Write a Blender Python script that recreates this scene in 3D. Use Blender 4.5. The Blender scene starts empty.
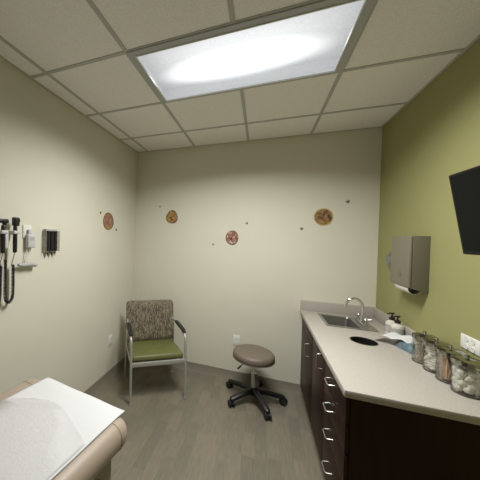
import bpy, bmesh, math, random
from mathutils import Vector, Matrix
PI = math.pi
random.seed(7)
scene = bpy.context.scene
COL = scene.collection

# ------------------------------------------------------------------ camera
cam_d = bpy.data.cameras.new('camera')
cam = bpy.data.objects.new('camera', cam_d)
COL.objects.link(cam)
cam_d.sensor_width = 36.0
cam_d.lens = 258.9 / 480 * 36
cam_d.shift_x = 80 / 480
cam_d.clip_start = 0.02
_R = Matrix(((0.930990915261242, -0.3639047188730215, -0.02879707073613627),
             (0.36417877179061814, 0.9313170040383355, 0.004739215772255816),
             (0.025094578659777114, -0.014899448681286615, 0.999574043555995)))
_r, _f, _u = _R.col[0], _R.col[1], _R.col[2]
cam.matrix_world = Matrix(((_r[0], _u[0], -_f[0], 0), (_r[1], _u[1], -_f[1], 0), (_r[2], _u[2], -_f[2], 1.61), (0, 0, 0, 1)))
scene.camera = cam

# ------------------------------------------------------------------ world, exposure
world = bpy.data.worlds.new('world')
scene.world = world
world.use_nodes = True
world.node_tree.nodes['Background'].inputs[0].default_value = (0.9, 0.95, 1, 1)
world.node_tree.nodes['Background'].inputs[1].default_value = 0.02
scene.view_settings.view_transform = 'Standard'
scene.view_settings.look = 'None'
scene.view_settings.gamma = 1
scene.view_settings.exposure = 0.0
scene.cycles.use_denoising = True
scene.cycles.max_bounces = 12
scene.cycles.diffuse_bounces = 6
scene.cycles.transparent_max_bounces = 16
scene.cycles.sample_clamp_indirect = 6

# room numbers
L, RX, D, H, YF = -1.537, 1.0345, 3.045, 2.694, -1.15
LX0, LX1, LY0, LY1 = -0.774, 0.4452, 1.357, 1.967       # light fixture

# ------------------------------------------------------------------ the ceiling fixture's lamp (behind its lens)
LAMP_W = 50
ld = bpy.data.lights.new('troffer_lamp', 'AREA')
ld.shape = 'ELLIPSE'
ld.size = 1.0
ld.size_y = 0.25
ld.energy = LAMP_W
ld.color = (1.0, 0.99, 0.965)
ld.spread = math.radians(150)
lo = bpy.data.objects.new('troffer_lamp', ld)
lo.location = ((LX0 + LX1) / 2, (LY0 + LY1) / 2, H + 0.03)
COL.objects.link(lo)

# ------------------------------------------------------------------ materials
def new_mat(name):
    m = bpy.data.materials.new(name)
    m.use_nodes = True
    nt = m.node_tree
    return m, nt, nt.nodes['Principled BSDF']

def mat(name, color, rough=0.5, metal=0.0, var=0.0, vscale=20, bump=0.0, bscale=200, spec=0.5, sheen=0, coat=0):
    m, nt, b = new_mat(name)
    b.inputs['Roughness'].default_value = rough
    b.inputs['Metallic'].default_value = metal
    b.inputs['Specular IOR Level'].default_value = spec
    if sheen: b.inputs['Sheen Weight'].default_value = sheen
    if coat: b.inputs['Coat Weight'].default_value = coat
    tc = nt.nodes.new('ShaderNodeTexCoord')
    n = nt.nodes.new('ShaderNodeTexNoise')
    n.inputs['Scale'].default_value = vscale
    n.inputs['Detail'].default_value = 5
    nt.links.new(tc.outputs['Object'], n.inputs['Vector'])
    r = nt.nodes.new('ShaderNodeValToRGB')
    v = max(var, 0.01)
    r.color_ramp.elements[0].position = 0.3
    r.color_ramp.elements[1].position = 0.7
    r.color_ramp.elements[0].color = tuple(c * (1 - v) for c in color) + (1,)
    r.color_ramp.elements[1].color = tuple(min(1, c * (1 + v)) for c in color) + (1,)
    nt.links.new(n.outputs['Fac'], r.inputs['Fac'])
    nt.links.new(r.outputs['Color'], b.inputs['Base Color'])
    if bump:
        n2 = nt.nodes.new('ShaderNodeTexNoise')
        n2.inputs['Scale'].default_value = bscale
        nt.links.new(tc.outputs['Object'], n2.inputs['Vector'])
        bp = nt.nodes.new('ShaderNodeBump')
        bp.inputs['Strength'].default_value = bump
        bp.inputs['Distance'].default_value = 0.002
        nt.links.new(n2.outputs['Fac'], bp.inputs['Height'])
        nt.links.new(bp.outputs['Normal'], b.inputs['Normal'])
    return m

M = {}
M['cream'] = mat('cream_paint', (0.67, 0.65, 0.54), 0.75, var=0.012, vscale=3, bump=0.25, bscale=160, spec=0.3)
M['green'] = mat('green_paint', (0.30, 0.29, 0.125), 0.7, var=0.02, vscale=3, bump=0.25, bscale=160, spec=0.3)
M['tbar'] = mat('grid_bar', (0.47, 0.47, 0.45), 0.5)
M['troffer'] = mat('troffer_frame', (0.45, 0.46, 0.47), 0.45)
M['reflector'] = mat('reflector_white', (0.6, 0.61, 0.62), 0.6, spec=0.2)
M['baseboard'] = mat('vinyl_cove_base', (0.25, 0.225, 0.175), 0.5)
M['steel'] = mat('brushed_steel', (0.50, 0.50, 0.48), 0.38, 1.0, var=0.05, vscale=60)
M['sink_steel'] = mat('sink_steel', (0.36, 0.36, 0.35), 0.36, 1.0, var=0.06, vscale=60)
M['chrome'] = mat('chrome', (0.75, 0.75, 0.72), 0.1, 1.0)
M['silver_paint'] = mat('silver_frame', (0.43, 0.43, 0.40), 0.4, 0.35)
M['olive_vinyl'] = mat('olive_vinyl', (0.125, 0.135, 0.042), 0.5, var=0.06, vscale=12, bump=0.3, bscale=300)
M['taupe_vinyl'] = mat('taupe_vinyl', (0.155, 0.127, 0.096), 0.5, var=0.03, vscale=15, bump=0.3, bscale=300)
M['beige_vinyl'] = mat('beige_vinyl', (0.39, 0.315, 0.25), 0.45, var=0.03, vscale=8, bump=0.25, bscale=250)
M['piping'] = mat('tan_piping', (0.36, 0.28, 0.16), 0.45)
M['table_base'] = mat('table_base', (0.36, 0.32, 0.26), 0.5)
M['black_plastic'] = mat('black_plastic', (0.012, 0.012, 0.012), 0.4)
M['black_rubber'] = mat('black_rubber', (0.015, 0.015, 0.015), 0.6)
M['white_plastic'] = mat('white_plastic', (0.74, 0.74, 0.70), 0.4)
M['grey_plastic'] = mat('grey_plastic', (0.42, 0.42, 0.41), 0.45)
M['lightgrey_plastic'] = mat('lightgrey_plastic', (0.56, 0.56, 0.55), 0.4)
M['dispenser'] = mat('dispenser_grey', (0.19, 0.175, 0.125), 0.4, 0.15)
M['dispenser_shaded'] = mat('dispenser_grey_shaded', (0.15, 0.14, 0.10), 0.45, 0.1)  # darker copy of the cover grey: the side's shade put into the colour
M['paper'] = mat('white_paper', (0.66, 0.67, 0.685), 0.8, var=0.01, vscale=6, bump=0.3, bscale=40)
M['shade_layer'] = mat('paper_shade_grey', (0.58, 0.58, 0.59), 0.85, var=0.02, vscale=40, bump=0.8, bscale=120)  # grey of a probable shadow on the table paper, given as colour
M['towel'] = mat('towel_paper', (0.72, 0.70, 0.64), 0.85)
M['cotton'] = mat('cotton', (0.86, 0.85, 0.80), 0.95, var=0.04, vscale=120, bump=1.0, bscale=150)
M['gauze'] = mat('gauze', (0.84, 0.82, 0.77), 0.95, var=0.03, vscale=300, bump=0.6, bscale=500)
M['wood_stick'] = mat('birch_stick', (0.78, 0.58, 0.44), 0.6, var=0.08, vscale=30)
M['swab'] = mat('swab_stick', (0.60, 0.50, 0.37), 0.6, var=0.25, vscale=25)
M['blue_pack'] = mat('blue_film', (0.12, 0.18, 0.215), 0.3, var=0.3, vscale=35, bump=1.0, bscale=60)
M['soap'] = mat('frosted_bottle', (0.62, 0.60, 0.54), 0.35, var=0.12, vscale=60)
M['soap_label'] = mat('bottle_label', (0.42, 0.40, 0.38), 0.5, var=0.35, vscale=140)
M['cab'] = None
M['dark'] = mat('dark_void', (0.01, 0.01, 0.01), 0.8)
M['mark'] = mat('grey_mark', (0.16, 0.17, 0.14), 0.6)

def wood_mat(name, c1, c2, axis_scale, rough=0.35):
    m, nt, b = new_mat(name)
    tc = nt.nodes.new('ShaderNodeTexCoord')
    mp = nt.nodes.new('ShaderNodeMapping')
    mp.inputs['Scale'].default_value = axis_scale
    n = nt.nodes.new('ShaderNodeTexNoise')
    n.inputs['Scale'].default_value = 6
    n.inputs['Detail'].default_value = 8
    n.inputs['Distortion'].default_value = 0.6
    r = nt.nodes.new('ShaderNodeValToRGB')
    r.color_ramp.elements[0].position = 0.35
    r.color_ramp.elements[1].position = 0.68
    r.color_ramp.elements[0].color = c1 + (1,)
    r.color_ramp.elements[1].color = c2 + (1,)
    nt.links.new(tc.outputs['Object'], mp.inputs['Vector'])
    nt.links.new(mp.outputs['Vector'], n.inputs['Vector'])
    nt.links.new(n.outputs['Fac'], r.inputs['Fac'])
    nt.links.new(r.outputs['Color'], b.inputs['Base Color'])
    b.inputs['Roughness'].default_value = rough
    b.inputs['Specular IOR Level'].default_value = 0.22
    return m
M['cab'] = wood_mat('mahogany_laminate', (0.018, 0.006, 0.0035), (0.028, 0.009, 0.0055), (6, 6, 0.5), 0.45)

def ceiling_mat():
    m, nt, b = new_mat('acoustic_tile')
    tc = nt.nodes.new('ShaderNodeTexCoord')
    n = nt.nodes.new('ShaderNodeTexNoise'); n.inputs['Scale'].default_value = 130; n.inputs['Detail'].default_value = 3
    r = nt.nodes.new('ShaderNodeValToRGB')
    r.color_ramp.elements[0].position = 0.25; r.color_ramp.elements[0].color = (0.78, 0.765, 0.735, 1)
    r.color_ramp.elements[1].position = 0.52; r.color_ramp.elements[1].color = (0.92, 0.905, 0.88, 1)
    nt.links.new(tc.outputs['Object'], n.inputs['Vector'])
    nt.links.new(n.outputs['Fac'], r.inputs['Fac'])
    nt.links.new(r.outputs['Color'], b.inputs['Base Color'])
    bp = nt.nodes.new('ShaderNodeBump'); bp.inputs['Strength'].default_value = 0.4; bp.inputs['Distance'].default_value = 0.002
    nt.links.new(n.outputs['Fac'], bp.inputs['Height']); nt.links.new(bp.outputs['Normal'], b.inputs['Normal'])
    b.inputs['Roughness'].default_value = 0.9
    return m
M['ceiling'] = ceiling_mat()

def floor_mat():
    m, nt, b = new_mat('vinyl_plank')
    tc = nt.nodes.new('ShaderNodeTexCoord')
    def mth(op, a_, b_=None):
        n_ = nt.nodes.new('ShaderNodeMath'); n_.operation = op
        for k_, v_ in enumerate((a_, b_)):
            if v_ is None: continue
            if isinstance(v_, (int, float)): n_.inputs[k_].default_value = v_
            else: nt.links.new(v_, n_.inputs[k_])
        return n_.outputs[0]
    xyz = nt.nodes.new('ShaderNodeSeparateXYZ'); nt.links.new(tc.outputs['Object'], xyz.inputs[0])
    row = mth('FLOOR', mth('DIVIDE', xyz.outputs['X'], 0.088))
    wn1 = nt.nodes.new('ShaderNodeTexWhiteNoise'); wn1.noise_dimensions = '1D'; nt.links.new(row, wn1.inputs['W'])
    cell = mth('FLOOR', mth('DIVIDE', mth('ADD', xyz.outputs['Y'], mth('MULTIPLY', wn1.outputs['Value'], 3.0)), 0.25))
    cmb = nt.nodes.new('ShaderNodeCombineXYZ'); nt.links.new(row, cmb.inputs[0]); nt.links.new(cell, cmb.inputs[1])
    br = nt.nodes.new('ShaderNodeTexWhiteNoise'); br.noise_dimensions = '2D'; nt.links.new(cmb.outputs[0], br.inputs['Vector'])
    r = nt.nodes.new('ShaderNodeValToRGB')
    r.color_ramp.elements[0].position = 0.0; r.color_ramp.elements[0].color = (0.160, 0.148, 0.112, 1)
    r.color_ramp.elements[1].position = 1.0; r.color_ramp.elements[1].color = (0.214, 0.184, 0.136, 1)
    e = r.color_ramp.elements.new(0.5); e.color = (0.184, 0.168, 0.124, 1)
    nt.links.new(br.outputs['Value'], r.inputs['Fac'])
    mp2 = nt.nodes.new('ShaderNodeMapping'); mp2.inputs['Scale'].default_value = (30, 3, 1)
    n = nt.nodes.new('ShaderNodeTexNoise'); n.inputs['Scale'].default_value = 3; n.inputs['Detail'].default_value = 8
    nt.links.new(tc.outputs['Object'], mp2.inputs['Vector']); nt.links.new(mp2.outputs['Vector'], n.inputs['Vector'])
    r2 = nt.nodes.new('ShaderNodeValToRGB')
    r2.color_ramp.elements[0].position = 0.3; r2.color_ramp.elements[0].color = (0.86, 0.86, 0.86, 1)
    r2.color_ramp.elements[1].position = 0.7; r2.color_ramp.elements[1].color = (1.1, 1.1, 1.1, 1)
    nt.links.new(n.outputs['Fac'], r2.inputs['Fac'])
    mx = nt.nodes.new('ShaderNodeMix'); mx.data_type = 'RGBA'; mx.blend_type = 'MULTIPLY'; mx.inputs[0].default_value = 1
    nt.links.new(r.outputs['Color'], mx.inputs[6]); nt.links.new(r2.outputs['Color'], mx.inputs[7])
    nt.links.new(mx.outputs[2], b.inputs['Base Color'])
    b.inputs['Roughness'].default_value = 0.42
    return m
M['floor'] = floor_mat()

def counter_mat():
    m, nt, b = new_mat('speckled_laminate')
    tc = nt.nodes.new('ShaderNodeTexCoord')
    n = nt.nodes.new('ShaderNodeTexNoise'); n.inputs['Scale'].default_value = 260; n.inputs['Detail'].default_value = 2
    r = nt.nodes.new('ShaderNodeValToRGB')
    r.color_ramp.elements[0].position = 0.36; r.color_ramp.elements[0].color = (0.30, 0.275, 0.24, 1)
    r.color_ramp.elements[1].position = 0.50; r.color_ramp.elements[1].color = (0.46, 0.43, 0.385, 1)
    nt.links.new(tc.outputs['Object'], n.inputs['Vector']); nt.links.new(n.outputs['Fac'], r.inputs['Fac'])
    nt.links.new(r.outputs['Color'], b.inputs['Base Color'])
    b.inputs['Roughness'].default_value = 0.4
    return m
M['counter'] = counter_mat()

def weave_mat():
    m, nt, b = new_mat('wave_fabric')
    tc = nt.nodes.new('ShaderNodeTexCoord')
    mp = nt.nodes.new('ShaderNodeMapping'); mp.inputs['Scale'].default_value = (1, 1, 0.25)
    w = nt.nodes.new('ShaderNodeTexNoise'); w.inputs['Scale'].default_value = 85; w.inputs['Detail'].default_value = 2
    w.inputs['Distortion'].default_value = 1.2
    r = nt.nodes.new('ShaderNodeValToRGB')
    r.color_ramp.elements[0].position = 0.40; r.color_ramp.elements[0].color = (0.085, 0.062, 0.045, 1)
    r.color_ramp.elements[1].position = 0.60; r.color_ramp.elements[1].color = (0.27, 0.24, 0.165, 1)
    e = r.color_ramp.elements.new(0.5); e.color = (0.155, 0.125, 0.09, 1)
    nt.links.new(tc.outputs['Object'], mp.inputs['Vector']); nt.links.new(mp.outputs['Vector'], w.inputs['Vector'])
    nt.links.new(w.outputs['Fac'], r.inputs['Fac']); nt.links.new(r.outputs['Color'], b.inputs['Base Color'])
    b.inputs['Roughness'].default_value = 0.9
    return m
M['weave'] = weave_mat()

def glass_mat(name, tint=(0.93, 0.95, 0.92), refl=0.12, rough=0.03):
    m = bpy.data.materials.new(name); m.use_nodes = True
    nt = m.node_tree; nt.nodes.clear()
    out = nt.nodes.new('ShaderNodeOutputMaterial')
    t = nt.nodes.new('ShaderNodeBsdfTransparent'); t.inputs[0].default_value = tint + (1,)
    g = nt.nodes.new('ShaderNodeBsdfGlossy'); g.inputs['Roughness'].default_value = rough
    mix = nt.nodes.new('ShaderNodeMixShader')
    fr = nt.nodes.new('ShaderNodeLayerWeight'); fr.inputs['Blend'].default_value = 0.35
    mr = nt.nodes.new('ShaderNodeMath'); mr.operation = 'MULTIPLY_ADD'; mr.inputs[1].default_value = 0.45; mr.inputs[2].default_value = refl * 0.4
    nt.links.new(fr.outputs['Fresnel'], mr.inputs[0]); nt.links.new(mr.outputs[0], mix.inputs[0])
    nt.links.new(t.outputs[0], mix.inputs[1]); nt.links.new(g.outputs[0], mix.inputs[2]); nt.links.new(mix.outputs[0], out.inputs[0])
    return m
M['glass'] = glass_mat('jar_glass', (0.965, 0.97, 0.955), 0.05)
M['acrylic'] = glass_mat('clear_acrylic', (0.93, 0.93, 0.91), 0.1)

def lens_mat():
    # prismatic lens: lets the lamp's light through and itself glows, most over the tubes in the middle
    m = bpy.data.materials.new('prismatic_lens'); m.use_nodes = True
    nt = m.node_tree; nt.nodes.clear()
    out = nt.nodes.new('ShaderNodeOutputMaterial')
    tc = nt.nodes.new('ShaderNodeTexCoord')
    mp = nt.nodes.new('ShaderNodeMapping'); mp.inputs['Scale'].default_value = (1.75, 5.6, 0)
    ln = nt.nodes.new('ShaderNodeVectorMath'); ln.operation = 'LENGTH'
    r = nt.nodes.new('ShaderNodeValToRGB'); r.color_ramp.interpolation = 'EASE'
    r.color_ramp.elements[0].position = 0.45; r.color_ramp.elements[0].color = (1, 1, 1, 1)
    r.color_ramp.elements[1].position = 1.0; r.color_ramp.elements[1].color = (0, 0, 0, 1)
    ma = nt.nodes.new('ShaderNodeMath'); ma.operation = 'MULTIPLY_ADD'; ma.inputs[1].default_value = 0.75; ma.inputs[2].default_value = 0.36
    v = nt.nodes.new('ShaderNodeTexVoronoi'); v.inputs['Scale'].default_value = 70
    mv = nt.nodes.new('ShaderNodeMath'); mv.operation = 'MULTIPLY_ADD'; mv.inputs[1].default_value = 0.25; mv.inputs[2].default_value = 0.9
    mm = nt.nodes.new('ShaderNodeMath'); mm.operation = 'MULTIPLY'
    em = nt.nodes.new('ShaderNodeEmission'); em.inputs[0].default_value = (0.94, 0.97, 1.0, 1)
    tr = nt.nodes.new('ShaderNodeBsdfTransparent'); tr.inputs[0].default_value = (0.9, 0.9, 0.9, 1)
    ad = nt.nodes.new('ShaderNodeAddShader')
    nt.links.new(tc.outputs['Object'], mp.inputs['Vector']); nt.links.new(mp.outputs['Vector'], ln.inputs[0])
    nt.links.new(ln.outputs['Value'], r.inputs['Fac']); nt.links.new(r.outputs['Color'], ma.inputs[0])
    nt.links.new(tc.outputs['Object'], v.inputs['Vector']); nt.links.new(v.outputs['Distance'], mv.inputs[0])
    nt.links.new(ma.outputs[0], mm.inputs[0]); nt.links.new(mv.outputs[0], mm.inputs[1]); nt.links.new(mm.outputs[0], em.inputs[1])
    nt.links.new(em.outputs[0], ad.inputs[0]); nt.links.new(tr.outputs[0], ad.inputs[1]); nt.links.new(ad.outputs[0], out.inputs[0])
    return m
M['lens'] = lens_mat()

def decal_mat(name, cols, scale=9, rim=(0.10, 0.05, 0.03)):
    # a plain round decal: dark rim, soft patches of a few colours
    m, nt, b = new_mat(name)
    tc = nt.nodes.new('ShaderNodeTexCoord')
    v = nt.nodes.new('ShaderNodeTexVoronoi'); v.inputs['Scale'].default_value = scale; v.feature = 'SMOOTH_F1'
    v.inputs['Smoothness'].default_value = 0.3
    mp = nt.nodes.new('ShaderNodeMapping'); mp.inputs['Scale'].default_value = (3, 3, 3)
    sp = nt.nodes.new('ShaderNodeSeparateColor')
    r = nt.nodes.new('ShaderNodeValToRGB')
    n = len(cols)
    r.color_ramp.elements[0].color = cols[0] + (1,)
    r.color_ramp.elements[1].color = cols[-1] + (1,)
    for i in range(1, n - 1):
        e = r.color_ramp.elements.new(i / (n - 1)); e.color = cols[i] + (1,)
    ln = nt.nodes.new('ShaderNodeVectorMath'); ln.operation = 'LENGTH'
    gt = nt.nodes.new('ShaderNodeMath'); gt.operation = 'GREATER_THAN'; gt.inputs[1].default_value = 0.075
    mx = nt.nodes.new('ShaderNodeMix'); mx.data_type = 'RGBA'
    mx.inputs[7].default_value = rim + (1,)
    nt.links.new(tc.outputs['Object'], mp.inputs['Vector']); nt.links.new(mp.outputs['Vector'], v.inputs['Vector'])
    nt.links.new(v.outputs['Color'], sp.inputs[0]); nt.links.new(sp.outputs[0], r.inputs['Fac'])
    nt.links.new(tc.outputs['Object'], ln.inputs[0]); nt.links.new(ln.outputs['Value'], gt.inputs[0])
    nt.links.new(gt.outputs[0], mx.inputs[0]); nt.links.new(r.outputs['Color'], mx.inputs[6])
    nt.links.new(mx.outputs[2], b.inputs['Base Color'])
    b.inputs['Roughness'].default_value = 0.5
    return m

# ------------------------------------------------------------------ mesh helpers
def BM(): return bmesh.new()

def add_box(bm, lo_, hi_, mtx=None, bevel=0.0, seg=2):
    c = [(a + b) / 2 for a, b in zip(lo_, hi_)]
    s = [abs(b - a) for a, b in zip(lo_, hi_)]
    r = bmesh.ops.create_cube(bm, size=1, matrix=Matrix.Translation(c) @ Matrix.Diagonal((*s, 1)))
    vs = r['verts']
    if bevel:
        es = list({e for v in vs for e in v.link_edges})
        rb = bmesh.ops.bevel(bm, geom=es, offset=bevel, segments=seg, profile=0.5, affect='EDGES')
        vs = list({v for f in rb['faces'] for v in f.verts} | {v for v in vs if v.is_valid})
    if mtx is not None:
        bmesh.ops.transform(bm, matrix=mtx, verts=vs)
    return vs

def add_tube(bm, pts, r, n=12, closed=False, caps=True, flat=1.0):
    """a tube through pts; r a number or one per point"""
    pts = [Vector(p) for p in pts]
    k = len(pts)
    rs = r if isinstance(r, (list, tuple)) else [r] * k
    rings = []
    prev = None
    for i, p in enumerate(pts):
        if closed: t = (pts[(i + 1) % k] - pts[i - 1])
        else: t = pts[min(i + 1, k - 1)] - pts[max(i - 1, 0)]
        if t.length < 1e-9: t = Vector((0, 0, 1))
        t.normalize()
        if prev is None:
            a = Vector((0, 0, 1)) if abs(t.z) < 0.9 else Vector((0, 1, 0))
            x = t.cross(a).normalized()
        else:
            x = (prev - t * prev.dot(t)).normalized()
        prev = x
        y = t.cross(x)
        rings.append([bm.verts.new(p + (x * math.cos(2 * PI * j / n) + y * math.sin(2 * PI * j / n) * flat) * rs[i]) for j in range(n)])
    m = k if closed else k - 1
    for i in range(m):
        a, b = rings[i], rings[(i + 1) % k]
        for j in range(n):
            bm.faces.new((a[j], a[(j + 1) % n], b[(j + 1) % n], b[j]))
    if caps and not closed:
        bm.faces.new(rings[0][::-1]); bm.faces.new(rings[-1])
    return rings

def add_lathe(bm, prof, center=(0, 0, 0), n=32, mtx=None):
    """prof: list of (radius, z); radius 0 closes"""
    vs_all = []
    rings = []
    for r, z in prof:
        if r < 1e-6:
            v = bm.verts.new((center[0], center[1], center[2] + z)); rings.append([v]); vs_all.append(v)
        else:
            rg = [bm.verts.new((center[0] + r * math.cos(2 * PI * j / n), center[1] + r * math.sin(2 * PI * j / n), center[2] + z)) for j in range(n)]
            rings.append(rg); vs_all += rg
    for a, b in zip(rings, rings[1:]):
        for j in range(n):
            j2 = (j + 1) % n
            if len(a) == 1 and len(b) > 1: bm.faces.new((a[0], b[j], b[j2]))
            elif len(b) == 1 and len(a) > 1: bm.faces.new((a[j2], a[j], b[0]))
            elif len(a) > 1: bm.faces.new((a[j], b[j], b[j2], a[j2]))
    if mtx is not None: bmesh.ops.transform(bm, matrix=mtx, verts=vs_all)
    return vs_all

def fillet(pts, r, n=6):
    """round the corners of a polyline"""
    pts = [Vector(p) for p in pts]
    out = [pts[0]]
    for i in range(1, len(pts) - 1):
        a, b, c = pts[i - 1], pts[i], pts[i + 1]
        d = min(r, (a - b).length * 0.49, (c - b).length * 0.49)
        p = b + (a - b).normalized() * d
        q = b + (c - b).normalized() * d
        for k in range(n + 1):
            t = k / n
            out.append(p * (1 - t) ** 2 + b * 2 * t * (1 - t) + q * t ** 2)
    out.append(pts[-1])
    return out

def obj(name, bm, material, parent=None, smooth=True, angle=35, mesh_only=False):
    bmesh.ops.recalc_face_normals(bm, faces=bm.faces)
    me = bpy.data.meshes.new(name)
    bm.to_mesh(me); bm.free()
    if material is not None: me.materials.append(material)
    if smooth:
        me.polygons.foreach_set('use_smooth', [True] * len(me.polygons))
        try: me.set_sharp_from_angle(angle=math.radians(angle))
        except Exception: pass
    o = bpy.data.objects.new(name, me)
    COL.objects.link(o)
    if parent is not None: o.parent = parent
    return o

def tag(o, label, cat, group=None, kind=None):
    o['label'] = label; o['category'] = cat
    if group: o['group'] = group
    if kind: o['kind'] = kind
    return o

def thing(name, label, cat, loc=(0, 0, 0), rz=0, group=None):
    o = bpy.data.objects.new(name, None)
    o.empty_display_size = 0.05
    COL.objects.link(o)
    o.location = loc; o.rotation_euler = (0, 0, rz)
    return tag(o, label, cat, group)

def struct(name, bm, m, label=None, smooth=False):
    o = obj(name, bm, m, None, smooth)
    o['kind'] = 'structure'
    if label: o['label'] = label
    return o

def copy_tree(o, parent=None):
    c = o.copy(); COL.objects.link(c); c.parent = parent
    for ch in list(o.children): copy_tree(ch, c)
    return c

def boolean_cut(o, cut_bms):
    for cb in cut_bms:
        c = obj('cutter', cb, None, None, False)
        md = o.modifiers.new('cut', 'BOOLEAN'); md.object = c; md.operation = 'DIFFERENCE'; md.solver = 'EXACT'
        bpy.context.view_layer.update()
        dg = bpy.context.evaluated_depsgraph_get()
        me = bpy.data.meshes.new_from_object(o.evaluated_get(dg))
        o.modifiers.clear()
        o.data = me
        bpy.data.objects.remove(c)

# ================================================================== SETTING
T = 0.10
b = BM(); add_box(b, (L - T, YF - T, -0.08), (RX + T, D + T, 0)); struct('floor', b, M['floor'], 'grey-brown wood-look vinyl plank floor')
b = BM(); add_box(b, (L - T, YF, 0), (L, D, H + 0.25)); struct('wall_left', b, M['cream'], 'cream painted wall on the left')
b = BM(); add_box(b, (L - T, D, 0), (RX + T, D + T, H + 0.25)); struct('wall_back', b, M['cream'], 'cream painted far wall')
b = BM(); add_box(b, (RX, YF, 0), (RX + T, D, H + 0.25)); struct('wall_right', b, M['green'], 'olive green painted wall on the right')
b = BM(); add_box(b, (L - T, YF - T, 0), (RX + T, YF, H + 0.25)); struct('wall_front', b, M['cream'], 'cream wall behind the viewer')

# suspended ceiling: tiles between grid bars, one cell pair left open for the light
gx = [L, -1.3836, -0.774, -0.1644, 0.4452, RX]
gy = [D, 2.5766, 1.967, 1.3574, 0.7478, 0.1382, -0.4714, -1.081, YF]
b = BM()
for i in range(len(gx) - 1):
    for j in range(len(gy) - 1):
        if i in (2, 3) and j == 2: continue
        add_box(b, (gx[i] - 0.0, gy[j + 1], H), (gx[i + 1], gy[j], H + 0.015))
struct('ceiling', b, M['ceiling'], 'suspended ceiling of speckled white tiles')
add_h = H + 0.13
b = BM(); add_box(b, (L, YF, H + 0.2), (RX, D, H + 0.22)); struct('trim_1', b, M['ceiling'], 'deck above the suspended ceiling')
b = BM()
for i, x in enumerate(gx[1:-1]):
    spans = [(YF, D)] if i in (0,) else [(YF, D)]
    if abs(x + 0.1644) < 0.01: spans = [(YF, LY0), (LY1, D)]
    for y0, y1 in spans: add_box(b, (x - 0.012, y0, H - 0.004), (x + 0.012, y1, H + 0.001))
for y in gy[1:-1]:
    add_box(b, (L, y - 0.012, H - 0.0043), (RX, y + 0.012, H + 0.0008))
struct('trim_2', b, M['tbar'], 'grey metal ceiling grid')
b = BM()
add_box(b, (L, YF, H - 0.005), (L + 0.016, D, H)); add_box(b, (RX - 0.016, YF, H - 0.005), (RX, D, H))
add_box(b, (L, D - 0.016, H - 0.005), (RX, D, H)); add_box(b, (L, YF, H - 0.005), (RX, YF + 0.016, H))
struct('trim_3', b, mat('wall_angle', (0.50, 0.49, 0.44), 0.6), 'metal angle where ceiling meets walls')

def baseboard(name, p, q, inward):
    """vinyl cove base along p-q, profile with a small toe"""
    b = BM()
    prof = [(0, 0), (0.012, 0), (0.010, 0.006), (0.005, 0.016), (0.004, 0.098), (0, 0.102)]
    va, vb = [], []
    for d, z in prof:
        va.append(b.verts.new((p[0] + inward[0] * d, p[1] + inward[1] * d, z)))
        vb.append(b.verts.new((q[0] + inward[0] * d, q[1] + inward[1] * d, z)))
    n = len(prof)
    for i in range(n):
        b.faces.new((va[i], va[(i + 1) % n], vb[(i + 1) % n], vb[i]))
    b.faces.new(va); b.faces.new(vb[::-1])
    return struct(name, b, M['baseboard'], None, True)
baseboard('baseboard_left', (L, YF), (L, D), (1, 0))
baseboard('baseboard_back', (L, D), (0.50, D), (0, -1))
baseboard('baseboard_right', (RX, YF), (RX, 1.56), (-1, 0))
baseboard('baseboard_front', (L, YF), (RX, YF), (0, 1))

# ================================================================== CEILING LIGHT
cxL, cyL = (LX0 + LX1) / 2, (LY0 + LY1) / 2
t = thing('ceiling_light', 'large bright rectangular recessed light panel in the tiled ceiling', 'light', (cxL, cyL, H))
hw, hd = 0.6096, 0.305
b = BM()
fw = 0.045
for (x0, x1, y0, y1) in ((-hw, hw, -hd, -hd + fw), (-hw, hw, hd - fw * 0.7, hd), (-hw, -hw + fw, -hd + fw, hd - fw * 0.7), (hw - fw, hw, -hd + fw, hd - fw * 0.7)):
    add_box(b, (x0, y0, -0.010), (x1, y1, 0.006))
obj('frame', b, M['troffer'], t, False)
b = BM()
e = 0.006
for (x0, x1, y0, y1) in ((-hw + fw - e, hw - fw + e, -hd + fw - e, -hd + fw), (-hw + fw - e, hw - fw + e, hd - fw * 0.7, hd - fw * 0.7 + e),
                         (-hw + fw - e, -hw + fw, -hd + fw, hd - fw * 0.7), (hw - fw, hw - fw + e, -hd + fw, hd - fw * 0.7)):
    add_box(b, (x0, y0, -0.014), (x1, y1, -0.009))
obj('lens_retainer', b, M['white_plastic'], t, False)
b = BM()
add_box(b, (-hw, -hd, 0.09), (hw, hd, 0.094)); add_box(b, (-hw, -hd, 0), (-hw + 0.004, hd, 0.09)); add_box(b, (hw - 0.004, -hd, 0), (hw, hd, 0.09))
add_box(b, (-hw, -hd, 0), (hw, -hd + 0.004, 0.09)); add_box(b, (-hw, hd - 0.004, 0), (hw, hd, 0.09))
obj('housing', b, M['reflector'], t, False)
b = BM()
vs = [b.verts.new(p) for p in ((-hw + fw, -hd + fw, -0.007), (hw - fw, -hd + fw, -0.007), (hw - fw, hd - fw * 0.7, -0.007), (-hw + fw, hd - fw * 0.7, -0.007))]
b.faces.new(vs[::-1])
obj('lens', b, M['lens'], t, False)

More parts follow.
